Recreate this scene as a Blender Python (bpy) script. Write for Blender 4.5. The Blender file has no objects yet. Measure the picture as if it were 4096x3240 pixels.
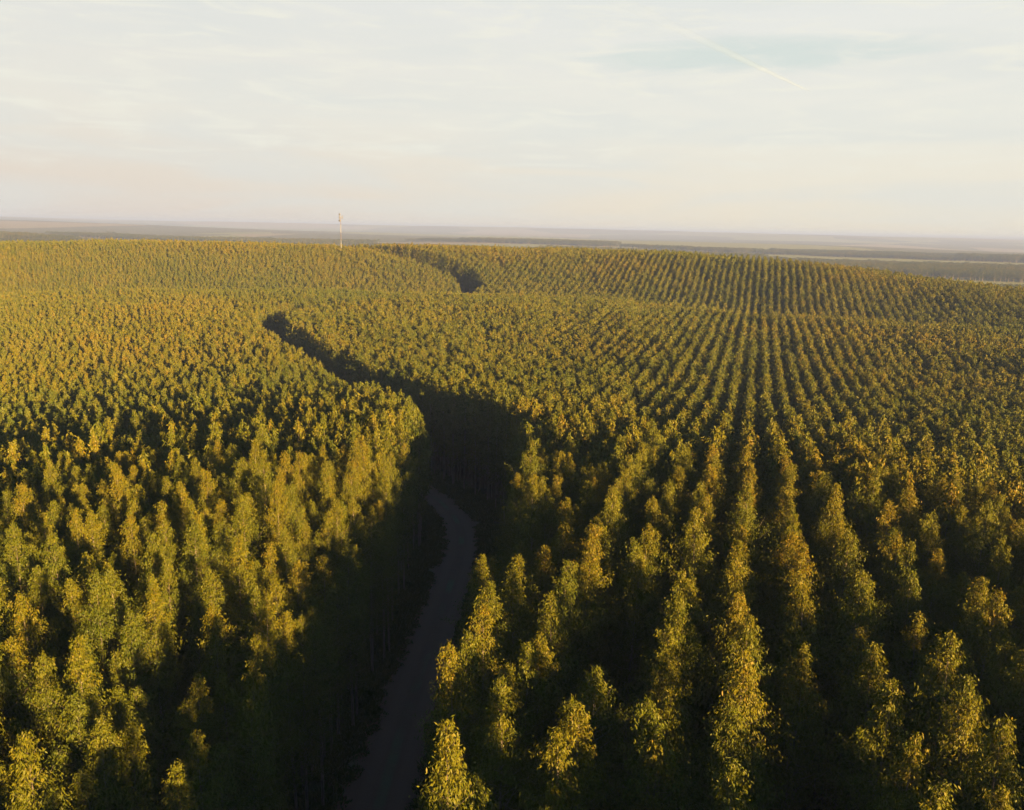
import bpy, math, random
import numpy as np
from mathutils import Matrix, Vector

S = bpy.context.scene
COL = S.collection
rad = math.radians

# ------------------------------------------------------------------ camera, world, sun, exposure
CAM_Z = 45.0
FPX, W0, H0 = 780.0, 1024.0, 810.0
PITCH, ROLL = rad(12.75), rad(1.25)
cd = bpy.data.cameras.new('camera')
cam = bpy.data.objects.new('camera', cd); COL.objects.link(cam)
cd.sensor_width = 36.0; cd.lens = FPX / W0 * 36.0
cd.clip_start = 0.5; cd.clip_end = 90000
cam.matrix_world = (Matrix.Translation((0, 0, CAM_Z)) @ Matrix.Rotation(math.pi / 2 - PITCH, 4, 'X')
                    @ Matrix.Rotation(ROLL, 4, 'Z'))
S.camera = cam

SUN_EL = rad(9.0)
SUN_OFF = rad(37)                       # bearing of the sun, to the right of straight behind the camera
sun_vec = Vector((math.sin(SUN_OFF) * math.cos(SUN_EL), -math.cos(SUN_OFF) * math.cos(SUN_EL), math.sin(SUN_EL)))
sd = bpy.data.lights.new('sun', 'SUN'); sd.energy = 5.0; sd.angle = rad(0.55); sd.color = (1.0, 0.595, 0.22)
sun = bpy.data.objects.new('sun', sd); COL.objects.link(sun)
sun.rotation_euler = sun_vec.to_track_quat('Z', 'Y').to_euler()

S.view_settings.view_transform = 'Standard'; S.view_settings.look = 'None'
S.view_settings.gamma = 1.0; S.view_settings.exposure = 3.15
S.render.engine = 'CYCLES'
cy = S.cycles
cy.max_bounces = 4; cy.diffuse_bounces = 1; cy.glossy_bounces = 1; cy.transmission_bounces = 1
cy.transparent_max_bounces = 8; cy.volume_bounces = 0
cy.caustics_reflective = False; cy.caustics_refractive = False
cy.use_denoising = True
cy.sample_clamp_indirect = 4.0


class NT:
    """short hand for building node trees"""
    def __init__(s, tree): s.t = tree; s.n = tree.nodes; s.l = tree.links
    def new(s, typ, ins=None, **kw):
        nd = s.n.new(typ)
        for k, v in kw.items(): setattr(nd, k, v)
        for k, v in (ins or {}).items(): s.put(nd.inputs[k], v)
        return nd
    def put(s, sock, v):
        if isinstance(v, bpy.types.NodeSocket): s.l.new(v, sock)
        elif isinstance(v, bpy.types.Node): s.l.new(v.outputs[0], sock)
        else: sock.default_value = v
    def math(s, op, a, b=0.0, c=0.0, clamp=False):
        nd = s.n.new('ShaderNodeMath'); nd.operation = op; nd.use_clamp = clamp
        for i, v in enumerate((a, b, c)): s.put(nd.inputs[i], v)
        return nd.outputs[0]
    def mix(s, f, a, b, blend='MIX'):
        nd = s.n.new('ShaderNodeMix'); nd.data_type = 'RGBA'; nd.blend_type = blend
        s.put(nd.inputs[0], f); s.put(nd.inputs[6], a); s.put(nd.inputs[7], b)
        return nd.outputs[2]
    def noise(s, vec, scale, detail=3, rough=0.5, dist=0.0):
        nd = s.new('ShaderNodeTexNoise', {'Scale': scale, 'Detail': detail, 'Roughness': rough, 'Distortion': dist})
        if vec is not None: s.put(nd.inputs['Vector'], vec)
        return nd.outputs['Fac']
    def mapping(s, vec, scale=(1, 1, 1), loc=(0, 0, 0), rot=(0, 0, 0)):
        return s.new('ShaderNodeMapping', {'Vector': vec, 'Scale': scale, 'Location': loc, 'Rotation': rot}).outputs[0]
    def ramp(s, f, stops):
        nd = s.n.new('ShaderNodeValToRGB'); s.put(nd.inputs[0], f)
        cr = nd.color_ramp
        while len(cr.elements) < len(stops): cr.elements.new(0.5)
        for e, (p, c) in zip(cr.elements, stops):
            e.position = p; e.color = (c[0], c[1], c[2], 1) if not isinstance(c, (int, float)) else (c, c, c, 1)
        return nd.outputs[0]
    def smooth(s, v, a, b):
        nd = s.new('ShaderNodeMapRange', {'Value': v, 'From Min': a, 'From Max': b}, interpolation_type='SMOOTHSTEP')
        return nd.outputs[0]


def c4(r, g, b): return (r, g, b, 1.0)


def lin(r, g, b):
    f = lambda c: (c / 255 / 12.92) if c / 255 <= 0.04045 else ((c / 255 + 0.055) / 1.055) ** 2.4
    return (f(r), f(g), f(b))


def build_world():
    w = bpy.data.worlds.new('World'); S.world = w; w.use_nodes = True
    t = NT(w.node_tree); t.n.clear()
    out = t.new('ShaderNodeOutputWorld')
    bg = t.new('ShaderNodeBackground'); bg.inputs['Strength'].default_value = 0.05
    sky = t.new('ShaderNodeTexSky'); sky.sky_type = 'NISHITA'; sky.sun_disc = False
    sky.sun_elevation = SUN_EL
    sky.sun_rotation = math.atan2(sun_vec.x, sun_vec.y)
    sky.altitude = 600; sky.air_density = 1.0; sky.dust_density = 1.5
    tc = t.new('ShaderNodeTexCoord').outputs['Generated']
    sep = t.new('ShaderNodeSeparateXYZ', {0: tc})
    x, y, z = sep.outputs
    # thin high veil of cloud: soft streaks lying nearly level
    lon = t.math('ARCTAN2', x, y)
    vec = t.new('ShaderNodeCombineXYZ', {0: lon, 1: z, 2: 0.0}).outputs[0]
    n1 = t.noise(t.mapping(vec, (2.2, 17, 1), (3.1, 0.4, 0), (0, 0, rad(-7))), 1.6, 5, 0.5, 0.6)
    n2 = t.noise(t.mapping(vec, (5, 34, 1), (7.7, 2.2, 0), (0, 0, rad(8))), 2.0, 6, 0.6, 0.9)
    g = 1.0 / (2 ** S.view_settings.exposure) / 0.05
    sc = lambda c: (c[0] * g, c[1] * g, c[2] * g)
    # pale base by height above the horizon, warmer towards it; pinker in the west, creamier in the east
    base_w = t.ramp(z, [(0.0, sc(lin(227, 213, 199))), (0.055, sc(lin(230, 220, 206))), (0.12, sc(lin(234, 231, 220))), (0.26, sc(lin(229, 230, 226)))])
    base_e = t.ramp(z, [(0.0, sc(lin(240, 230, 206))), (0.045, sc(lin(238, 231, 213))), (0.12, sc(lin(237, 236, 225))), (0.26, sc(lin(232, 234, 230)))])
    side = t.smooth(lon, -0.6, 0.45)
    base = t.mix(side, base_w, base_e)
    streak = t.smooth(n1, 0.30, 0.66)
    base = t.mix(t.math('MULTIPLY', t.math('SUBTRACT', 1.0, streak), 0.55), base, c4(*sc(lin(223, 227, 223))))
    high = t.smooth(n2, 0.45, 0.75)
    base = t.mix(t.math('MULTIPLY', high, t.math('MULTIPLY', 0.85, t.smooth(z, 0.03, 0.10))), base, c4(*sc(lin(240, 239, 226))))
    # the clearer patch the contrail crosses
    dx = t.math('DIVIDE', t.math('SUBTRACT', lon, 0.27), 0.17)
    dz = t.math('DIVIDE', t.math('SUBTRACT', z, 0.196), 0.016)
    dist = t.math('ADD', t.math('MULTIPLY', dx, dx), t.math('MULTIPLY', dz, dz))
    dist = t.math('ADD', dist, t.math('MULTIPLY', t.math('SUBTRACT', n2, 0.5), 4.0))
    patch = t.math('SUBTRACT', 1.0, t.smooth(dist, -0.6, 2.0))
    base = t.mix(t.math('MULTIPLY', patch, 0.75), base, c4(*sc(lin(211, 223, 218))))
    # the veil thins overhead, where the plain sky shows
    veil = t.math('SUBTRACT', 1.0, t.math('MULTIPLY', t.smooth(z, 0.25, 0.42), 0.97))
    # and is duller on the far side from the sun's glow only through the sky model itself
    col = t.mix(veil, t.mix(1.0, sky.outputs[0], c4(0.22, 0.46, 0.62), 'MULTIPLY'), base)
    t.l.new(col, bg.inputs['Color']); t.l.new(bg.outputs[0], out.inputs[0])


build_world()

# ------------------------------------------------------------------ helpers
def link(o, parent=None):
    COL.objects.link(o)
    if parent is not None: o.parent = parent
    return o


def tag(o, label=None, cat=None, group=None, kind=None):
    if label: o['label'] = label
    if cat: o['category'] = cat
    if group: o['group'] = group
    if kind: o['kind'] = kind
    return o


def mesh_np(name, verts, quads, mat=None, smooth=False):
    me = bpy.data.meshes.new(name)
    verts = np.asarray(verts, np.float32).reshape(-1, 3); quads = np.asarray(quads, np.int32)
    k = quads.shape[1]
    me.vertices.add(len(verts)); me.vertices.foreach_set('co', verts.ravel())
    me.loops.add(quads.size); me.loops.foreach_set('vertex_index', quads.ravel())
    me.polygons.add(len(quads)); me.polygons.foreach_set('loop_start', np.arange(len(quads), dtype=np.int32) * k)
    me.update(calc_edges=True)
    if smooth: me.polygons.foreach_set('use_smooth', np.ones(len(quads), bool))
    if mat: me.materials.append(mat)
    return me


def sstep(a, b, v):
    t = np.clip((v - a) / (b - a), 0, 1); return t * t * (3 - 2 * t)


class VNoise:
    def __init__(s, seed): s.r = np.random.default_rng(seed).random((256, 256))
    def __call__(s, x, y):
        xi = np.floor(x).astype(int); yi = np.floor(y).astype(int)
        fx = x - xi; fy = y - yi; fx = fx * fx * (3 - 2 * fx); fy = fy * fy * (3 - 2 * fy)
        r = s.r; a = r[xi % 256, yi % 256]; b = r[(xi + 1) % 256, yi % 256]
        c = r[xi % 256, (yi + 1) % 256]; d = r[(xi + 1) % 256, (yi + 1) % 256]
        return (a * (1 - fx) + b * fx) * (1 - fy) + (c * (1 - fx) + d * fx) * fy


N1, N2, N3, N4 = VNoise(1), VNoise(2), VNoise(3), VNoise(4)

# ------------------------------------------------------------------ terrain
AZ = np.array([-180, -60, -33, -20, -12, 0, 10, 20, 27, 33, 60, 180.0])
R_CREST = [400, 440, 440, 440, 430, 400, 372, 352, 345, 340, 340, 400]   # the first rise, as distance and height by bearing
Z_CREST = [-11, -12, -12, -12, -11.5, -10, -11, -12, -11.5, -11, -11, -11]
R_RIDGE = [560, 600, 590, 580, 575, 555, 530, 500, 485, 465, 450, 560]   # the far ridge
Z_RIDGE = [5, 7, 7.8, 8.8, 9.3, 9.5, 9.3, 5.5, 1.0, -3.2, -6, 5]
NEAR_R = np.array([0, 45, 70, 100, 140, 200, 260, 330, 4000.0]); NEAR_Z = np.array([0, 0, -0.6, -4.0, -9.0, -13.8, -14.5, -13.0, -13.0])
_rr = np.linspace(0, 1200, 1201); _nz = np.convolve(np.pad(np.interp(_rr, NEAR_R, NEAR_Z), 15, 'edge'), np.ones(31) / 31, 'valid')


def ground_z(x, y):
    x = np.asarray(x, float); y = np.asarray(y, float)
    r = np.hypot(x, y) + 1e-6; az = np.degrees(np.arctan2(x, y))
    rc = np.interp(az, AZ, R_CREST); zc = np.interp(az, AZ, Z_CREST)
    rr = np.interp(az, AZ, R_RIDGE); zr = np.interp(az, AZ, Z_RIDGE)
    z = np.interp(r, _rr, _nz)
    z = z + (zc - z) * sstep(240, rc - 15, r)
    rv = rc + 0.38 * (rr - rc)
    zv = zc - np.interp(az, [-10, 8], [5.5, 3.0])
    z = z + (zv - zc) * sstep(rc, rv, r)
    z = z + (zr - zv) * sstep(rv - 5, rr + 10, r)
    lo = -26 + 8 * sstep(-16, -33, az)
    z = z + (lo - zr) * sstep(rr + 30, rr + 420, r)
    near = 1 - sstep(150, 800, r) * 0.0
    z = z + near * (N1(x / 55 + 9, y / 55 + 3) - 0.5) * 1.8 * sstep(20, 120, r)
    z = z + 15 * sstep(1000, 2700, r)
    # rolling land beyond
    m = sstep(900, 2200, r)
    z = z + m * ((N2(x / 900 + 20, y / 700 + 20) - 0.5) * 16)
    # distant hills
    f = sstep(3200, 5200, r)
    z = z + f * (N3(x / 3200 + 7, y / 1700 + 5) - 0.42) * 62
    f2 = sstep(5600, 9800, r)
    z = z + f2 * (40 + (N4(x / 5200 + 30, y / 5000 + 31) - 0.5) * 36)
    return np.minimum(z, 66 + 0.1 * (z - 66))


# road centre line in plan (x, y) and where the bare dirt runs
ROAD = np.array([(-15, -90), (-13, -40), (-11.6, 0), (-10.6, 30), (-10.0, 54), (-8.9, 83), (-8.0, 110), (-8.4, 128), (-11.5, 144),
                 (-17.5, 158), (-26, 173), (-37, 195), (-54, 227), (-73, 261), (-90, 292), (-99, 318), (-99, 350), (-86, 390),
                 (-62, 430), (-38, 468), (-29, 490), (-31, 506), (-40, 519), (-51, 531), (-63, 543), (-75, 554), (-87, 566), (-110, 590), (-150, 625), (-210, 670)], float)


def catmull(P, n=10):
    out = []
    P = np.vstack([2 * P[0] - P[1], P, 2 * P[-1] - P[-2]])
    for i in range(1, len(P) - 2):
        p0, p1, p2, p3 = P[i - 1:i + 3]
        for t in np.linspace(0, 1, n, endpoint=False):
            out.append(0.5 * ((2 * p1) + (-p0 + p2) * t + (2 * p0 - 5 * p1 + 4 * p2 - p3) * t * t + (-p0 + 3 * p1 - 3 * p2 + p3) * t ** 3))
    out.append(P[-2]); return np.array(out)


RC = catmull(ROAD, 8)


def road_side(x, y):
    """signed distance to the road centre line, positive on its right (east) side, and the y of the nearest point"""
    best = np.full(x.shape, 1e9); sgn = np.zeros(x.shape); ny = np.zeros(x.shape)
    for a, b in zip(RC[:-1], RC[1:]):
        d = b - a; L2 = d @ d
        t = np.clip(((x - a[0]) * d[0] + (y - a[1]) * d[1]) / L2, 0, 1)
        px = a[0] + t * d[0]; py = a[1] + t * d[1]
        q = np.hypot(x - px, y - py)
        s = np.sign(d[1] * (x - px) - d[0] * (y - py))
        m = q < best
        best = np.where(m, q, best); sgn = np.where(m, s, sgn); ny = np.where(m, py, ny)
    return best * sgn, ny


def ground_material():
    m = bpy.data.materials.new('ground'); m.use_nodes = True
    t = NT(m.node_tree); b = m.node_tree.nodes['Principled BSDF']
    g = t.new('ShaderNodeNewGeometry').outputs['Position']
    fine = t.noise(g, 1.7, 6, 0.65); mid = t.noise(g, 0.12, 4, 0.6)
    litter = t.mix(fine, c4(0.035, 0.024, 0.015), c4(0.085, 0.055, 0.032))
    litter = t.mix(t.smooth(mid, 0.45, 0.65), litter, c4(0.03, 0.042, 0.017))
    # land farther off: blocks of planted wood and pale fields
    far = t.mapping(g, (1 / 900, 1 / 1500, 0.0), (4.2, 1.3, 0), (0, 0, rad(17)))
    v = t.new('ShaderNodeTexVoronoi', {'Vector': far, 'Scale': 1.0, 'Randomness': 0.9}, feature='F1')
    bw = t.new('ShaderNodeSeparateColor', {0: v.outputs['Color']}).outputs
    grain = t.noise(g, 0.05, 8, 0.75)
    wood = t.mix(t.smooth(grain, 0.3, 0.7), c4(0.04, 0.045, 0.014), c4(0.10, 0.095, 0.027))
    field = t.mix(t.smooth(bw[1], 0.25, 0.27), c4(0.17, 0.14, 0.08), c4(0.135, 0.145, 0.045))
    field = t.mix(t.math('MULTIPLY', t.smooth(grain, 0.35, 0.65), 0.35), field, c4(0.10, 0.11, 0.035))
    
    sep = t.new('ShaderNodeSeparateXYZ', {0: g}).outputs
    r = t.math('SQRT', t.math('ADD', t.math('MULTIPLY', sep[0], sep[0]), t.math('MULTIPLY', sep[1], sep[1])))
    open_far = t.mix(t.smooth(bw[0], 0.50, 0.52), wood, field)
    land = t.mix(t.smooth(r, 2700, 3000), field, open_far)
    col = t.mix(t.smooth(r, 750, 950), litter, land)
    t.put(b.inputs['Base Color'], col); b.inputs['Roughness'].default_value = 0.95
    b.inputs['Specular IOR Level'].default_value = 0.1
    return m


def build_ground():
    rs = [0.0]
    r = 4.0
    while r < 26000:
        rs.append(r); r += max(4.0, r * 0.022)
    rs = np.array(rs[1:]); na = 540
    az = np.linspace(0, 2 * np.pi, na, endpoint=False)
    R, A = np.meshgrid(rs, az, indexing='ij')
    X = R * np.sin(A); Y = R * np.cos(A); Z = ground_z(X, Y)
    V = np.stack([X, Y, Z], -1).reshape(-1, 3)
    V = np.vstack([V, [[0, 0, float(ground_z(0.0, 0.0))]]])
    i = np.arange(len(rs) - 1)[:, None] * na; j = np.arange(na)[None, :]; j2 = (j + 1) % na
    Q = np.stack([i + j, i + j2, i + na + j2, i + na + j], -1).reshape(-1, 4)[:, ::-1]
    me = mesh_np('ground', V, Q, ground_material(), True)
    # close the middle
    import bmesh
    bm = bmesh.new(); bm.from_mesh(me); bm.verts.ensure_lookup_table()
    for k in range(na): bm.faces.new((bm.verts[-1], bm.verts[(k + 1) % na], bm.verts[k]))
    bmesh.ops.recalc_face_normals(bm, faces=bm.faces); bm.to_mesh(me); bm.free()
    if me.polygons[0].normal.z < 0: me.flip_normals()
    o = link(bpy.data.objects.new('ground', me)); tag(o, kind='structure')


def road_material():
    m = bpy.data.materials.new('dirt'); m.use_nodes = True
    t = NT(m.node_tree); b = m.node_tree.nodes['Principled BSDF']
    uv = t.new('ShaderNodeAttribute', attribute_name='across').outputs['Fac']
    g = t.new('ShaderNodeNewGeometry').outputs['Position']
    n = t.noise(g, 0.5, 6, 0.6); n2 = t.noise(g, 4.0, 4, 0.7); n3 = t.noise(g, 0.09, 3, 0.5)
    soil = t.mix(n, c4(0.075, 0.029, 0.015), c4(0.125, 0.052, 0.028))
    soil = t.mix(t.math('MULTIPLY', n2, 0.35), soil, c4(0.13, 0.075, 0.05))
    # two wheel tracks packed paler, a weedy crown between them
    a = t.math('ABSOLUTE', uv)
    track = t.math('SUBTRACT', 1.0, t.smooth(t.math('ABSOLUTE', t.math('SUBTRACT', a, 0.33)), 0.05, 0.22))
    soil = t.mix(t.math('MULTIPLY', track, 0.5), soil, c4(0.125, 0.060, 0.036))
    weeds = t.mix(n2, c4(0.05, 0.06, 0.022), c4(0.12, 0.10, 0.05))
    edge = t.smooth(t.math('ADD', a, t.math('MULTIPLY', t.math('SUBTRACT', n, 0.5), 0.7)), 0.72, 0.98)
    mid = t.math('MULTIPLY', t.math('SUBTRACT', 1.0, t.smooth(a, 0.05, 0.17)), t.smooth(n3, 0.45, 0.6))
    col = t.mix(t.math('MAXIMUM', edge, t.math('MULTIPLY', mid, 0.8)), soil, weeds)
    t.put(b.inputs['Base Color'], col); b.inputs['Roughness'].default_value = 0.95
    bmp = t.new('ShaderNodeBump', {'Height': t.math('ADD', n2, t.math('MULTIPLY', track, -0.4)), 'Strength': 0.5, 'Distance': 0.15})
    t.put(b.inputs['Normal'], bmp)
    return m


def build_road():
    P = catmull(ROAD, 24)
    T = np.gradient(P, axis=0); T /= np.linalg.norm(T, axis=1)[:, None]
    Nn = np.stack([T[:, 1], -T[:, 0]], 1)
    k = 13; us = np.linspace(-1, 1, k)
    rs = np.hypot(P[:, 0], P[:, 1])
    V = []; A = []
    for i in range(len(P)):
        for u in us:
            q = P[i] + Nn[i] * u * 4.1
            V.append((q[0], q[1], float(ground_z(q[0], q[1])) + 0.05 + (0.10 if rs[i] > 150 else 0.0) - (0.03 if abs(u) == 1 else 0))); A.append(u)
    Q = [(i * k + j, i * k + j + 1, (i + 1) * k + j + 1, (i + 1) * k + j) for i in range(len(P) - 1) for j in range(k - 1)]
    me = mesh_np('dirt_road', V, Q, road_material(), True)
    at = me.attributes.new('across', 'FLOAT', 'POINT'); at.data.foreach_set('value', np.array(A, np.float32))
    if me.polygons[0].normal.z < 0: me.flip_normals()
    o = link(bpy.data.objects.new('dirt_road', me)); tag(o, kind='structure')


build_ground()
build_road()

# ------------------------------------------------------------------ trees
def leaf_material(name='leaves'):
    m = bpy.data.materials.new(name); m.use_nodes = True
    t = NT(m.node_tree); t.n.clear()
    out = t.new('ShaderNodeOutputMaterial')
    g = t.new('ShaderNodeNewGeometry'); pos = g.outputs['Position']
    rnd = t.new('ShaderNodeObjectInfo').outputs['Random']
    tint = t.new('ShaderNodeAttribute', attribute_name='tint').outputs['Fac']
    stand = t.noise(pos, 0.011, 3, 0.5)
    warm = t.math('ADD', t.math('MULTIPLY', t.math('SUBTRACT', stand, 0.5), 1.2), t.math('MULTIPLY', rnd, 0.4))
    warm = t.math('ADD', warm, t.math('MULTIPLY', t.math('SUBTRACT', tint, 0.5), 0.9))
    col = t.ramp(t.math('ADD', warm, 0.22), [(0.0, (0.030, 0.048, 0.006)), (0.45, (0.058, 0.067, 0.0045)), (0.8, (0.084, 0.078, 0.004)), (1.0, (0.108, 0.076, 0.005))])
    p = t.new('ShaderNodeBsdfPrincipled', {'Base Color': col, 'Roughness': 0.5, 'Specular IOR Level': 0.10})
    tr = t.new('ShaderNodeBsdfTranslucent', {'Color': t.mix(0.5, col, c4(0.055, 0.062, 0.004))})
    mx = t.new('ShaderNodeMixShader', {0: 0.22, 1: p, 2: tr})
    t.l.new(mx.outputs[0], out.inputs[0])
    return m


def bark_material():
    m = bpy.data.materials.new('bark'); m.use_nodes = True
    t = NT(m.node_tree); b = m.node_tree.nodes['Principled BSDF']
    tc = t.new('ShaderNodeTexCoord').outputs['Object']
    n = t.noise(t.mapping(tc, (7, 7, 0.8)), 1.0, 5, 0.6)
    t.put(b.inputs['Base Color'], t.mix(t.smooth(n, 0.35, 0.65), c4(0.055, 0.044, 0.033), c4(0.10, 0.088, 0.07)))
    b.inputs['Roughness'].default_value = 0.85
    return m


LEAF = leaf_material(); BARK = bark_material()
TREE_H = 22.0


def tree_meshes(seed, n_branch, per_branch, leaf_w, leaf_l, rmax=1.6, low=0.22, lean=0.25, trunk_sides=7, forks=0):
    """a plantation eucalyptus: slim stem, rising limbs, hanging leaves gathered in tufts along the limbs"""
    rg = np.random.default_rng(seed)
    H = TREE_H
    ph = rg.random() * 6.28
    def axis(h):
        k = h / H
        return np.array([lean * np.sin(ph + 3.1 * k) * k, lean * np.cos(ph + 2.3 * k) * k, h])
    tv, tf = [], []
    def tube(pts, rads, sides):
        base = len(tv)
        for p, r_ in zip(pts, rads):
            for s_ in range(sides):
                a = 2 * math.pi * s_ / sides
                tv.append((p[0] + r_ * math.cos(a), p[1] + r_ * math.sin(a), p[2]))
        for i in range(len(pts) - 1):
            for s_ in range(sides):
                a = base + i * sides + s_; b = base + i * sides + (s_ + 1) % sides
                tf.append((a, b, b + sides, a + sides))
    hs = np.linspace(0, H * 0.985, 12)
    tube([axis(h) for h in hs], [0.135 * (1 - h / H) ** 0.8 + 0.012 for h in hs], trunk_sides)
    C, Wt, D = [], [], []
    leaders = [(0.0, 0.0, 1.0)]
    z0 = low * H
    # uneven outline: each compass side of each tree bulges and pinches on its own
    lob = rg.random((5, 3))
    ang = rg.random() * 6.28
    for i in range(n_branch):
        k = (i + rg.random()) / n_branch
        k = k ** 0.72
        h = z0 + (H - z0) * k
        ang += 2.399 + rg.normal() * 0.35
        prof = min(1.0, (H - h) / 5.4) ** 1.1 * (0.75 + 0.25 * min(1, k / 0.3))
        prof = min(prof, 1.0)
        bulge = 1 + 0.28 * math.sin(ang * 1 + lob[0, 0] * 6.28 + k * 9 * lob[0, 1]) + 0.2 * math.sin(ang * 2 + k * 17 + lob[1, 0] * 6)
        L = rmax * prof * bulge * (0.55 + 0.75 * rg.random()) + 0.16
        if rg.random() < 0.07: L *= 1.45
        rise = (0.35 + 0.5 * rg.random()) * L + 0.25
        a0 = axis(h)
        tip = a0 + np.array([math.cos(ang) * L, math.sin(ang) * L, rise])
        if tip[2] > H + 0.5: tip[2] = H + 0.5 * rg.random()
        midp = (a0 + tip) / 2 + np.array([0, 0, -0.08 * L])
        if per_branch >= 12:
            tube([a0, midp, tip], [0.032 * (1 - k) + 0.012, 0.02 * (1 - k) + 0.008, 0.006], 4)
        n = max(3, int(per_branch * (0.35 + 0.65 * prof) * (0.7 + 0.6 * rg.random())))
        tt = 0.25 + 0.8 * rg.random(n) ** 0.7
        base = a0[None] * (1 - tt[:, None]) + tip[None] * tt[:, None]
        spread = 0.10 + 0.22 * prof
        # a few tufts per limb
        nt = 3 + int(rg.random() * 3)
        tuft = rg.normal(0, 1, (nt, 3)) * (0.13 + 0.20 * prof)
        which = rg.integers(0, nt, n)
        off = tuft[which] + rg.normal(0, 1, (n, 3)) * spread * 0.62
        c = base + off; c[:, 2] -= np.abs(rg.normal(0, 0.12, n))
        C.append(c); Wt.append(np.full(n, 0.5 + 0.25 * (rg.random() - 0.5)) + (0.25 if k > 0.86 else 0.0) * rg.random(n))
        o_ = np.tile(np.array([math.cos(ang), math.sin(ang), 0.0]), (n, 1)); D.append(o_)
    # the leading tip
    n = max(8, per_branch)
    tt = rg.random(n)
    a1 = axis(H)
    c = np.stack([a1[0] + rg.normal(0, 0.10 + 0.12 * tt, n), a1[1] + rg.normal(0, 0.10 + 0.12 * tt, n), H + 0.45 - 1.5 * tt], 1)
    C.append(c); Wt.append(np.full(n, 0.62)); D.append(np.zeros((n, 3)))
    C = np.vstack(C); Wt = np.concatenate(Wt); D = np.vstack(D); n = len(C)
    # hanging blades: long axis mostly down, a little outwards
    down = np.stack([rg.normal(0, 0.42, n), rg.normal(0, 0.42, n), -np.ones(n) * (0.8 + 0.3 * rg.random(n))], 1) + D * 0.35
    odd = rg.random(n) < 0.22
    down[odd] = rg.normal(0, 1, (odd.sum(), 3))
    down /= np.linalg.norm(down, axis=1)[:, None]
    side = np.cross(down, rg.normal(0, 1, (n, 3))); side /= np.linalg.norm(side, axis=1)[:, None]
    l = (leaf_l * (0.6 + 0.8 * rg.random(n)))[:, None]; w = (leaf_w * (0.6 + 0.8 * rg.random(n)))[:, None]
    V = np.stack([C, C + down * l * 0.45 + side * w * 0.5, C + down * l, C + down * l * 0.45 - side * w * 0.5], 1).reshape(-1, 3)
    Q = np.arange(4 * n).reshape(-1, 4)
    crown = mesh_np('crown', V, Q, LEAF)
    at = crown.attributes.new('tint', 'FLOAT', 'POINT')
    at.data.foreach_set('value', np.repeat(np.clip(Wt + rg.normal(0, 0.12, n), 0, 1), 4).astype(np.float32))
    trunk = mesh_np('trunk', tv, tf, BARK, True)
    return trunk, crown


NEAR = [tree_meshes(100 + i, 100, 180, 0.052, 0.185, rmax=1.36 + 0.13 * (i % 3), lean=0.25 + 0.15 * (i % 2)) for i in range(8)]
MID = [tree_meshes(200 + i, 66, 46, 0.15, 0.42, trunk_sides=5) for i in range(6)]
FAR = [tree_meshes(300 + i, 52, 20, 0.25, 0.48, trunk_sides=4) for i in range(6)]
LODS = NEAR + MID + FAR

# the planting grid
RROT = rad(17.0); DU, DW = 3.85, 1.95
ux, uy = math.cos(RROT), -math.sin(RROT)        # across the rows
wx, wy = math.sin(RROT), math.cos(RROT)         # along the rows


def in_view(x, y, z, mx=0, my=0):
    cth, sth = math.cos(PITCH), math.sin(PITCH)
    d = y * cth - (z - CAM_Z) * sth
    up = y * sth + (z - CAM_Z) * cth
    dd = np.maximum(d, 0.1)
    px = FPX * x / dd; py = -FPX * up / dd
    cr, sr = math.cos(ROLL), math.sin(ROLL)
    qx = px * cr - py * sr; qy = px * sr + py * cr
    # screen: x to the right, y down
    return (d > 0.5), 512 + qx, 405 + qy


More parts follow.
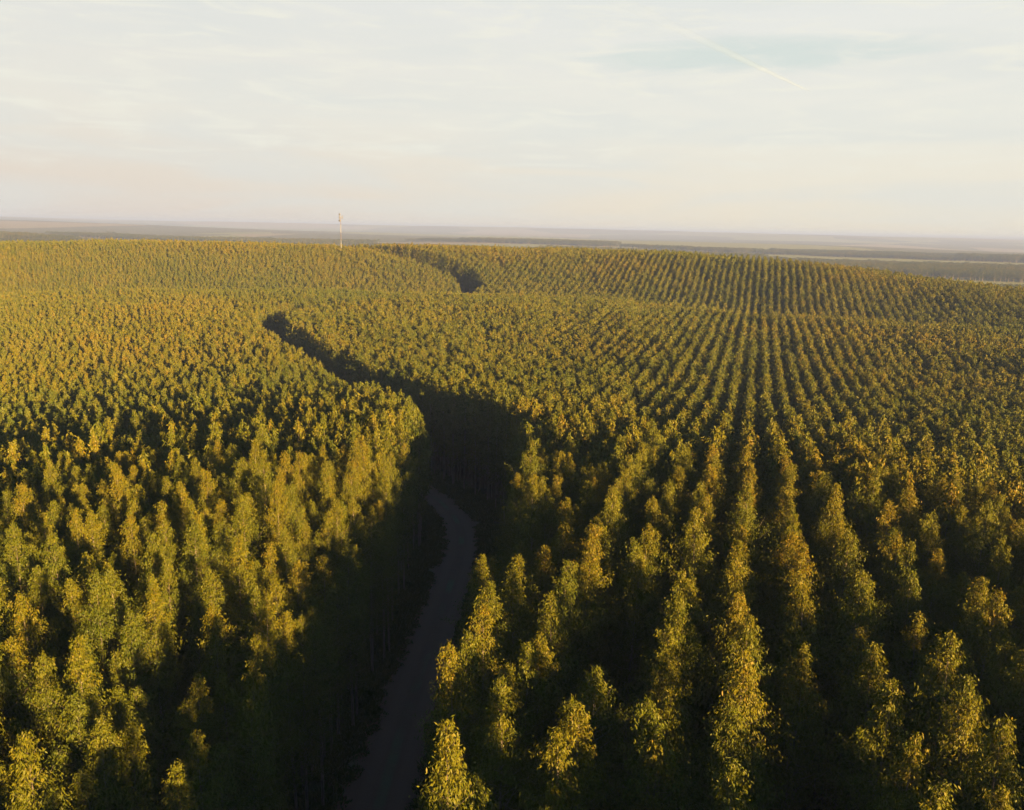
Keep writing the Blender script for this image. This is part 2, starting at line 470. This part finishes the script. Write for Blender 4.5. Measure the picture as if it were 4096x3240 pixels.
def plant():
    rg = np.random.default_rng(7)
    R = 760
    parts = []
    for side, du, dw in ((1, DU, DW), (-1, 3.35, 1.8)):        # the left block is planted closer
        iu = np.arange(-int(R / du), int(R / du) + 1); iw = np.arange(-60, int(R / dw) + 60)
        U, Wd = np.meshgrid(iu, iw, indexing='ij'); U = U.ravel(); Wd = Wd.ravel()
        off = rg.random(4000)
        u = U * du + rg.normal(0, 0.24, U.size) + 0.9; w = Wd * dw + rg.normal(0, 0.28, U.size) + (off[U % 4000] * 0.5)
        x = u * ux + w * wx; y = u * uy + w * wy
        s0, _ = road_side(x, y)
        m = (s0 > 0) if side > 0 else (s0 <= 0)
        m &= np.hypot(x, y) < R + 60
        parts.append((x[m], y[m], U[m], Wd[m]))
    x, y, U, Wd = [np.concatenate([p[i] for p in parts]) for i in range(4)]
    r = np.hypot(x, y); az = np.degrees(np.arctan2(x, y))
    rr = np.interp(az, AZ, R_RIDGE)
    keep = (r < rr + 60) & ((y > -45) & (r < 60) | (np.abs(az) < 40) | ((az > 0) & (az < 180) & (r < 90)))
    x, y, U, Wd, r, az = x[keep], y[keep], U[keep], Wd[keep], r[keep], az[keep]
    s, ny = road_side(x, y)
    # the bare strip along the road; it opens out to the right at the bend
    right_w = np.interp(ny, [-100, 30, 52, 62, 84, 96, 130, 150, 165, 185, 400, 430, 700], [6.2, 6.4, 7.0, 8.8, 9.8, 9.6, 9.0, 8.0, 6.6, 5.4, 5.4, 8.5, 8.5])
    left_w = np.interp(ny, [-100, 80, 105, 150, 170, 700], [-4.0, -4.2, -6.5, -6.5, -4.8, -6.2])
    cor = (s > left_w) & (s < right_w)
    # missing trees: odd ones, and a few small failed patches
    gone = rg.random(x.size) < 0.035
    gap = (N2(x / 7.5 + 50, y / 7.5 + 50) * N3(x / 3.1 + 11, y / 3.1 + 90)) > 0.80
    gap |= (((x - 14.5) / 2.6) ** 2 + ((y - 34.5) / 6.5) ** 2 < 1) | (((x - 7.5) / 2.3) ** 2 + ((y - 47.5) / 4.5) ** 2 < 1) | (((x + 21) / 2.2) ** 2 + ((y - 45) / 3) ** 2 < 1)
    k = ~(cor | gone | gap)
    x, y, U, Wd, r, az, s, ny = [q[k] for q in (x, y, U, Wd, r, az, s, ny)]
    # heights: stand-level swell plus tree to tree
    hs = 1 + 0.035 * (N1(x / 23 + 70, y / 23 + 70) - 0.5) * 2 + rg.normal(0, 1, x.size) * np.interp(r, [60, 180], [0.055, 0.028])
    runt = rg.random(x.size) < 0.11
    hs = np.where(runt, hs - 0.06 - 0.14 * rg.random(x.size), hs)
    # the trees along the road's left edge and by the bend grew lower
    hs -= (0.13 * sstep(-13, -6, s) + 0.08 * rg.random(x.size) * (s > -12)) * (s < 0) * (y < 78) * (y > 5)
    hs -= 0.04 * sstep(-15, -8, s) * (s < 0) * sstep(150, 170, ny) * (1 - sstep(300, 320, ny))
    hs -= 0.09 * sstep(-20, -8, s) * (s < 0) * sstep(440, 470, ny)
    # unseen trees behind and right of the viewpoint, made taller to shade the foreground
    hs += 0.08 * (y < 20) * (x > -12) + 0.05 * (y >= 20) * (x > 0.72 * y + 12) * (y < 90)
    hs -= 0.13 * np.exp(-(((x - 1.0) / 5.0) ** 2 + ((y - 66) / 7.0) ** 2)) + 0.04 * np.exp(-(((x - 4) / 6.0) ** 2 + ((y - 100) / 8.0) ** 2))
    ws = (0.92 + 0.22 * rg.random(x.size)) * np.where(runt, 0.85, 1.0)
    ws *= np.where(s > 0, np.interp(r, [90, 200], [1.0, 1.14]), 0.9)
    z = ground_z(x, y)
    yaw = rg.random(x.size) * 6.283
    return x, y, z, U, Wd, r, s, hs, ws, yaw, rg


X, Y, Z, U, Wd, Rr, Sd, HS, WS, YAW, rgen = plant()
front, sx, sy = in_view(X, Y, Z + TREE_H * HS - 1.0)
vis = front & (sx > 4) & (sx < 1020) & (sy < 800) & (sy > 0)
cand = np.where(vis)[0]
near_ids = cand[np.argsort(np.sqrt(X[cand] ** 2 + Y[cand] ** 2 + 23 ** 2))][:300]
near_set = set(near_ids.tolist())

ORD = ['first', 'second', 'third', 'fourth', 'fifth', 'sixth', 'seventh', 'eighth', 'ninth', 'tenth', 'eleventh', 'twelfth',
       'thirteenth', 'fourteenth', 'fifteenth', 'sixteenth', 'seventeenth', 'eighteenth', 'nineteenth', 'twentieth',
       'twenty-first', 'twenty-second', 'twenty-third', 'twenty-fourth', 'twenty-fifth', 'twenty-sixth', 'twenty-seventh',
       'twenty-eighth', 'twenty-ninth', 'thirtieth', 'thirty-first', 'thirty-second', 'thirty-third', 'thirty-fourth', 'thirty-fifth']
rows = {}
for i in near_ids:
    rows.setdefault((1 if Sd[i] > 0 else -1, int(U[i])), []).append(i)
rowno = {}
for side in (1, -1):
    ks = sorted([k[1] for k in rows if k[0] == side], reverse=(side < 0))
    for n, k in enumerate(ks): rowno[(side, k)] = n
for (side, k), ids in rows.items():
    ids.sort(key=lambda i: Wd[i])
    for n, i in enumerate(ids):
        v = int(rgen.integers(0, 8))
        t = bpy.data.objects.new('eucalyptus_tree', None)
        t.empty_display_size = 0.5
        link(t)
        t.location = (X[i], Y[i], Z[i] - 0.05); t.rotation_euler = (0, 0, YAW[i]); t.scale = (WS[i], WS[i], HS[i])
        look = 'short' if HS[i] < 0.94 else ('tall' if HS[i] > 1.03 else 'slim')
        tag(t, '%s eucalyptus, %s from the front in the %s row %s of the road' % (
            look, ORD[n], ORD[rowno[(side, k)]], 'right' if side > 0 else 'left'), 'tree', 'eucalyptus trees planted in rows')
        a = bpy.data.objects.new('trunk', NEAR[v][0]); link(a, t)
        b = bpy.data.objects.new('crown', NEAR[v][1]); link(b, t)


# the rest of the plantation, one object
def forest_tree(name, P, yaw, scale, pick, protos, label, cat=None, group=None):
    me = bpy.data.meshes.new(name); me.vertices.add(len(P)); me.vertices.foreach_set('co', P.astype(np.float32).ravel())
    at = me.attributes.new('yaw', 'FLOAT_VECTOR', 'POINT'); at.data.foreach_set('vector', np.stack([yaw * 0, yaw * 0, yaw], 1).astype(np.float32).ravel())
    at = me.attributes.new('size', 'FLOAT_VECTOR', 'POINT'); at.data.foreach_set('vector', scale.astype(np.float32).ravel())
    at = me.attributes.new('pick', 'INT', 'POINT'); at.data.foreach_set('value', pick.astype(np.int32))
    o = link(bpy.data.objects.new(name, me))
    coll = bpy.data.collections.new(name + '_kinds')
    for i, (tm, cm) in enumerate(protos):
        import bmesh
        bm = bmesh.new(); bm.from_mesh(cm)
        lay = bm.verts.layers.float.get('tint')
        n0 = len(bm.faces)
        bm.from_mesh(tm)
        bm.faces.ensure_lookup_table()
        for f in bm.faces[n0:]: f.material_index = 1
        j = bpy.data.meshes.new('tree_kind_%02d' % i); bm.to_mesh(j); bm.free()
        j.materials.append(LEAF); j.materials.append(BARK)
        coll.objects.link(bpy.data.objects.new('tree_kind_%02d' % i, j))
    ng = bpy.data.node_groups.new(name, 'GeometryNodeTree')
    ng.interface.new_socket('Geometry', in_out='INPUT', socket_type='NodeSocketGeometry')
    ng.interface.new_socket('Geometry', in_out='OUTPUT', socket_type='NodeSocketGeometry')
    n = ng.nodes; l = ng.links
    gi = n.new('NodeGroupInput'); go = n.new('NodeGroupOutput')
    ci = n.new('GeometryNodeCollectionInfo'); ci.inputs['Collection'].default_value = coll
    ci.inputs['Separate Children'].default_value = True; ci.inputs['Reset Children'].default_value = True
    ip = n.new('GeometryNodeInstanceOnPoints'); ip.inputs['Pick Instance'].default_value = True
    def attr(nm, ty):
        a = n.new('GeometryNodeInputNamedAttribute'); a.data_type = ty; a.inputs['Name'].default_value = nm
        return a.outputs[0]
    l.new(gi.outputs[0], ip.inputs['Points']); l.new(ci.outputs[0], ip.inputs['Instance'])
    l.new(attr('pick', 'INT'), ip.inputs['Instance Index'])
    er = n.new('FunctionNodeEulerToRotation'); l.new(attr('yaw', 'FLOAT_VECTOR'), er.inputs[0])
    l.new(er.outputs[0], ip.inputs['Rotation']); l.new(attr('size', 'FLOAT_VECTOR'), ip.inputs['Scale'])
    l.new(ip.outputs[0], go.inputs[0])
    md = o.modifiers.new('trees', 'NODES'); md.node_group = ng
    tag(o, label, cat, group, 'stuff')
    return o


rest = np.array([i for i in range(len(X)) if i not in near_set])
rx, ry, rz, rr_ = X[rest], Y[rest], Z[rest], Rr[rest]
jit = rr_ * (1 + rgen.normal(0, 0.08, rest.size))
pick = np.where(jit < 95, rgen.integers(0, 8, rest.size), np.where(jit < 260, 8 + rgen.integers(0, 6, rest.size), 14 + rgen.integers(0, 6, rest.size)))
size = np.stack([WS[rest], WS[rest], HS[rest]], 1)
P = np.stack([rx, ry, rz - 0.05], 1)
yaw = YAW[rest]

# blocks of the same trees beyond the ridge, thinner on the ground the farther they stand
def far_blocks():
    rg = np.random.default_rng(5)
    out = []
    for r0, r1, st in ((640, 1000, 5.0), (1000, 1700, 8.0), (1700, 3000, 13.0)):
        g = np.arange(-r1, r1, st)
        gx, gy = np.meshgrid(g, np.arange(300, r1, st)); gx = gx.ravel(); gy = gy.ravel()
        gx = gx + rg.normal(0, st * 0.22, gx.size); gy = gy + rg.normal(0, st * 0.22, gx.size)
        r = np.hypot(gx, gy); az = np.degrees(np.arctan2(gx, gy))
        rr = np.interp(az, AZ, R_RIDGE)
        k = (r > np.maximum(r0, rr + 220)) & (r < r1) & (np.abs(az) < 37)
        # tracks between the blocks and open fields
        q = gx * ux + gy * uy; p = gx * wx + gy * wy
        q2 = q + 60 * (N1(p / 400 + 3, q / 400) - 0.5) * 2
        p2 = p + 90 * (N2(q / 500 + 3, p / 500 + 8) - 0.5) * 2
        k &= ~((np.mod(p2, 430) < 14 + r * 0.008) | (np.mod(q2, 520) < 12))
        D = gy + 0.5 * gx + 70 * (N1(gx / 500 + 9, gy / 500 + 9) - 0.5)
        k &= ~(((D > 1350) & (D < 1640)) | ((D > 1670) & (D < 1700)) | ((D > 2150) & (D < 2750)))
        cell = N3(np.floor(q2 / 520) * 1.0 + 41, np.floor(p2 / 430) * 1.0 + 17)
        k &= ~((cell > 0.80) & (r > 1200))
        gx, gy, r, cell = gx[k], gy[k], r[k], cell[k]
        f = st / 2.6
        h = 0.35 + 0.45 * np.mod(cell * 7.3, 1.0) + rg.normal(0, 0.04, gx.size)
        out.append((gx, gy, np.stack([np.full(gx.size, f), np.full(gx.size, f), h], 1)))
    return [np.concatenate([o[i] for o in out]) for i in range(3)]


fx, fy, fs = far_blocks()
P = np.vstack([P, np.stack([fx, fy, ground_z(fx, fy) - 0.3], 1)])
size = np.vstack([size, fs]); yaw = np.concatenate([yaw, rgen.random(len(fx)) * 6.283])
pick = np.concatenate([pick, 14 + rgen.integers(0, 6, len(fx))])
print('TREES rest', len(rest), 'far', len(fx))
forest_tree('eucalyptus_forest', P, yaw, size, pick, LODS, 'golden green eucalyptus forest filling the plain and the ridge behind the nearest trees', 'forest')


# weeds and low scrub along the verges, one object
def tuft_mesh(seed, n, rx_, h_):
    rg = np.random.default_rng(seed)
    a = rg.random(n) * 6.283; q = rx_ * np.sqrt(rg.random(n))
    base = np.stack([q * np.cos(a), q * np.sin(a), np.zeros(n)], 1)
    hh = h_ * (0.35 + 0.65 * rg.random(n)) * (1 - 0.6 * q / rx_)
    up = np.stack([rg.normal(0, 0.35, n) + np.cos(a) * 0.3, rg.normal(0, 0.35, n) + np.sin(a) * 0.3, np.ones(n)], 1) * hh[:, None]
    sd_ = np.cross(up, rg.normal(0, 1, (n, 3))); sd_ /= np.linalg.norm(sd_, axis=1)[:, None]
    w = (0.05 + 0.05 * rg.random(n))[:, None]
    V = np.stack([base, base + up * 0.5 + sd_ * w, base + up, base + up * 0.5 - sd_ * w], 1).reshape(-1, 3)
    return mesh_np('tuft', V, np.arange(4 * n).reshape(-1, 4), LEAF)


def verges():
    rg = np.random.default_rng(12)
    x = rg.uniform(-60, 18, 60000); y = rg.uniform(25, 230, 60000)
    s, ny = road_side(x, y)
    a = np.abs(s)
    k = (a > 2.3) & (a < 10) & (rg.random(x.size) < np.interp(a, [2.3, 3.2, 4.5, 10], [0.12, 0.6, 1.0, 0.6])) & (N1(x / 4 + 20, y / 4) > 0.22)
    x, y, a = x[k], y[k], a[k]
    sc_ = (0.5 + 0.9 * rg.random(x.size)) * np.interp(a, [2.3, 4.5], [0.45, 1.15])
    P_ = np.stack([x, y, ground_z(x, y) - 0.02], 1)
    e = bpy.data.meshes.new('none')
    forest_tree('undergrowth', P_, rg.random(x.size) * 6.283, np.stack([sc_, sc_, sc_], 1), rg.integers(0, 4, x.size),
                [(e, tuft_mesh(40 + i, 70, 0.8, 0.9)) for i in range(4)], 'low weeds and scrub along both edges of the dirt road', 'undergrowth')


verges()

# ------------------------------------------------------------------ the radio mast on the ridge
def paint(name, col, rough=0.5, metal=0.0):
    m = bpy.data.materials.new(name); m.use_nodes = True
    t = NT(m.node_tree); b = m.node_tree.nodes['Principled BSDF']
    g = t.new('ShaderNodeTexCoord').outputs['Object']
    n = t.noise(g, 0.8, 4, 0.6)
    t.put(b.inputs['Base Color'], t.mix(n, c4(*[c * 0.8 for c in col]), c4(*col)))
    b.inputs['Roughness'].default_value = rough; b.inputs['Metallic'].default_value = metal
    return m


def bar_mesh(bars, mat, sides=6):
    V, Q = [], []
    for a, b, r in bars:
        a = Vector(a); b = Vector(b); d = (b - a).normalized()
        s_ = d.orthogonal().normalized(); t_ = d.cross(s_)
        k = len(V)
        for p in (a, b):
            for i in range(sides):
                an = 2 * math.pi * i / sides; V.append(tuple(p + (s_ * math.cos(an) + t_ * math.sin(an)) * r))
        for i in range(sides):
            j = (i + 1) % sides; Q.append((k + i, k + j, k + sides + j, k + sides + i))
    return mesh_np('bars', V, Q, mat)


def build_mast():
    az = math.atan((341 - 512) / FPX); d = 572
    mx_, my_ = d * math.sin(az), d * math.cos(az)
    mz = float(ground_z(mx_, my_))
    root = bpy.data.objects.new('radio_mast', None); link(root); root.location = (mx_, my_, mz)
    tag(root, 'tall thin radio mast banded white and faded red, rising above the ridge', 'mast')
    white = paint('white_paint', (0.115, 0.13, 0.155)); red = paint('red_paint', (0.055, 0.045, 0.05)); steel = paint('steel', (0.045, 0.05, 0.06), 0.5, 0.3)
    top = TREE_H + 21.0
    hw = 0.28; seg = 8; hz = top / seg
    for k in range(seg):
        z0, z1 = k * hz, (k + 1) * hz
        bars = []
        cs = [(hw * math.cos(a), hw * math.sin(a)) for a in (0.3, 0.3 + 2.094, 0.3 + 4.189)]
        for i in range(3):
            bars.append(((cs[i][0], cs[i][1], z0), (cs[i][0], cs[i][1], z1), 0.055))
        n = 6
        for q in range(n):
            za, zb = z0 + (z1 - z0) * q / n, z0 + (z1 - z0) * (q + 1) / n
            for i in range(3):
                j = (i + 1) % 3
                bars.append(((cs[i][0], cs[i][1], za), (cs[j][0], cs[j][1], zb), 0.035))
                bars.append(((cs[i][0], cs[i][1], za), (cs[j][0], cs[j][1], za), 0.05))
        o = bpy.data.objects.new('mast_section', bar_mesh(bars, red if k in (5, 7) else white)); link(o, root)
        if k in (5, 7): o['label'] = 'faded red painted mast section'
    # the working platform and its aerials at the top
    ring = [((1.1 * math.cos(a), 1.1 * math.sin(a), top - 1.0), (1.1 * math.cos(a + .524), 1.1 * math.sin(a + .524), top - 1.0), 0.08) for a in np.arange(12) * .524]
    ring += [((1.1 * math.cos(a), 1.1 * math.sin(a), top), (1.1 * math.cos(a + .524), 1.1 * math.sin(a + .524), top), 0.05) for a in np.arange(12) * .524]
    ring += [((1.1 * math.cos(a), 1.1 * math.sin(a), top - 1.0), (1.1 * math.cos(a), 1.1 * math.sin(a), top), 0.05) for a in np.arange(12) * .524]
    ring += [((0, 0, top - 1.0), (1.1 * math.cos(a), 1.1 * math.sin(a), top - 1.0), 0.06) for a in np.arange(6) * 1.047]
    link(bpy.data.objects.new('platform', bar_mesh(ring, white)), root)
    for a in (0.2, 2.3, 4.4):
        c_, s_ = 1.25 * math.cos(a), 1.25 * math.sin(a)
        link(bpy.data.objects.new('panel_antenna', bar_mesh([((c_, s_, top - 1.6), (c_, s_, top + 0.9), 0.22)], steel, 8)), root)
    # two drum dishes facing the camera side
    for zz, s_ in ((top - 2.6, 0.75), (top + 1.6, 0.6)):
        import bmesh
        bm = bmesh.new()
        prof = [(0.0, 0.30), (0.5, 0.26), (0.9, 0.12), (1.0, 0.0), (1.0, -0.45), (0.25, -0.55), (0.0, -0.55)]
        rings = []
        for r_, yy in prof:
            rings.append([bm.verts.new((r_ * s_ * math.cos(t), -yy * s_, zz + r_ * s_ * math.sin(t))) for t in np.linspace(0, 2 * math.pi, 17)[:-1]])
        for A, B in zip(rings[:-1], rings[1:]):
            for i in range(16): bm.faces.new((A[i], A[(i + 1) % 16], B[(i + 1) % 16], B[i]))
        bmesh.ops.remove_doubles(bm, verts=bm.verts, dist=1e-4)
        bmesh.ops.recalc_face_normals(bm, faces=bm.faces)
        me = bpy.data.meshes.new('dish'); bm.to_mesh(me); bm.free(); me.materials.append(steel)
        o = link(bpy.data.objects.new('dish', me), root); o.location = (-0.4, -0.9, 0)
    link(bpy.data.objects.new('lightning_rod', bar_mesh([((0, 0, top), (0, 0, top + 3.2), 0.06)], white)), root)


build_mast()


# ------------------------------------------------------------------ contrail high up
def ray(px, py):
    x = (px - 512) / FPX; yv = -(py - 405) / FPX
    v = cam.matrix_world.to_3x3() @ Vector((x, yv, -1)); return v.normalized()


def build_contrail():
    ALT = 9000.0
    ends = []
    for (px, py) in ((555, -30), (811, 92)):
        v = ray(px, py); k = (ALT - CAM_Z) / v.z; ends.append(Vector((0, 0, CAM_Z)) + v * k)
    n = 60; V = []; sides = 10; rg = np.random.default_rng(4)
    A = []
    for i in range(n + 1):
        t_ = i / n; p = ends[0].lerp(ends[1], t_)
        r_ = 260 * (1 - t_) + 60 * t_ * (1 - t_ ** 8) + 6
        r_ *= 0.88 + 0.24 * rg.random()
        d = (ends[1] - ends[0]).normalized(); s_ = d.cross(Vector((0, 0, 1))).normalized(); u_ = s_.cross(d)
        wob = Vector((rg.normal() * 8, rg.normal() * 8, rg.normal() * 10))
        for j in range(sides):
            a = 2 * math.pi * j / sides
            V.append(tuple(p + wob + s_ * math.cos(a) * r_ + u_ * math.sin(a) * r_)); A.append(t_)
    Q = [(i * sides + j, i * sides + (j + 1) % sides, (i + 1) * sides + (j + 1) % sides, (i + 1) * sides + j) for i in range(n) for j in range(sides)]
    m = bpy.data.materials.new('ice_trail'); m.use_nodes = True
    t = NT(m.node_tree); t.n.clear()
    out = t.new('ShaderNodeOutputMaterial')
    at = t.new('ShaderNodeAttribute', attribute_name='along').outputs['Fac']
    g = t.new('ShaderNodeNewGeometry').outputs['Position']
    nz = t.noise(g, 0.0012, 4, 0.6)
    al = t.ramp(at, [(0.0, 0.0), (0.35, 0.025), (0.7, 0.085), (0.95, 0.13), (1.0, 0.05)])
    al = t.math('MULTIPLY', al, t.math('ADD', 0.5, nz))
    tr = t.new('ShaderNodeBsdfTransparent')
    df = t.new('ShaderNodeBsdfDiffuse', {'Color': c4(0.19, 0.26, 0.34)})
    tl = t.new('ShaderNodeBsdfTranslucent', {'Color': c4(0.19, 0.26, 0.34)})
    ad = t.new('ShaderNodeMixShader', {0: 0.4, 1: df, 2: tl})
    mx = t.new('ShaderNodeMixShader', {0: al, 1: tr, 2: ad}); t.l.new(mx.outputs[0], out.inputs[0])
    me = mesh_np('contrail', V, Q, m, True)
    a_ = me.attributes.new('along', 'FLOAT', 'POINT'); a_.data.foreach_set('value', np.array(A, np.float32))
    o = link(bpy.data.objects.new('contrail', me))
    tag(o, 'faint white contrail slanting down through the pale blue gap in the cloud', 'contrail')


build_contrail()


# ------------------------------------------------------------------ haze
def build_haze():
    import bmesh
    bm = bmesh.new(); bmesh.ops.create_cube(bm, size=1.0)
    L = 54000; z0, z1 = -80, 76
    for v in bm.verts:
        v.co = Vector((v.co.x * L, v.co.y * L, z0 if v.co.z < 0 else z1))
    me = bpy.data.meshes.new('haze'); bm.to_mesh(me); bm.free()
    m = bpy.data.materials.new('haze'); m.use_nodes = True
    t = NT(m.node_tree); t.n.clear()
    out = t.new('ShaderNodeOutputMaterial')
    pv = t.new('ShaderNodeVolumePrincipled', {'Color': c4(0.185, 0.275, 0.57), 'Density': 0.00017, 'Anisotropy': 0.0})
    t.l.new(pv.outputs[0], out.inputs['Volume']); me.materials.append(m)
    o = link(bpy.data.objects.new('haze', me)); tag(o, kind='stuff')


build_haze()
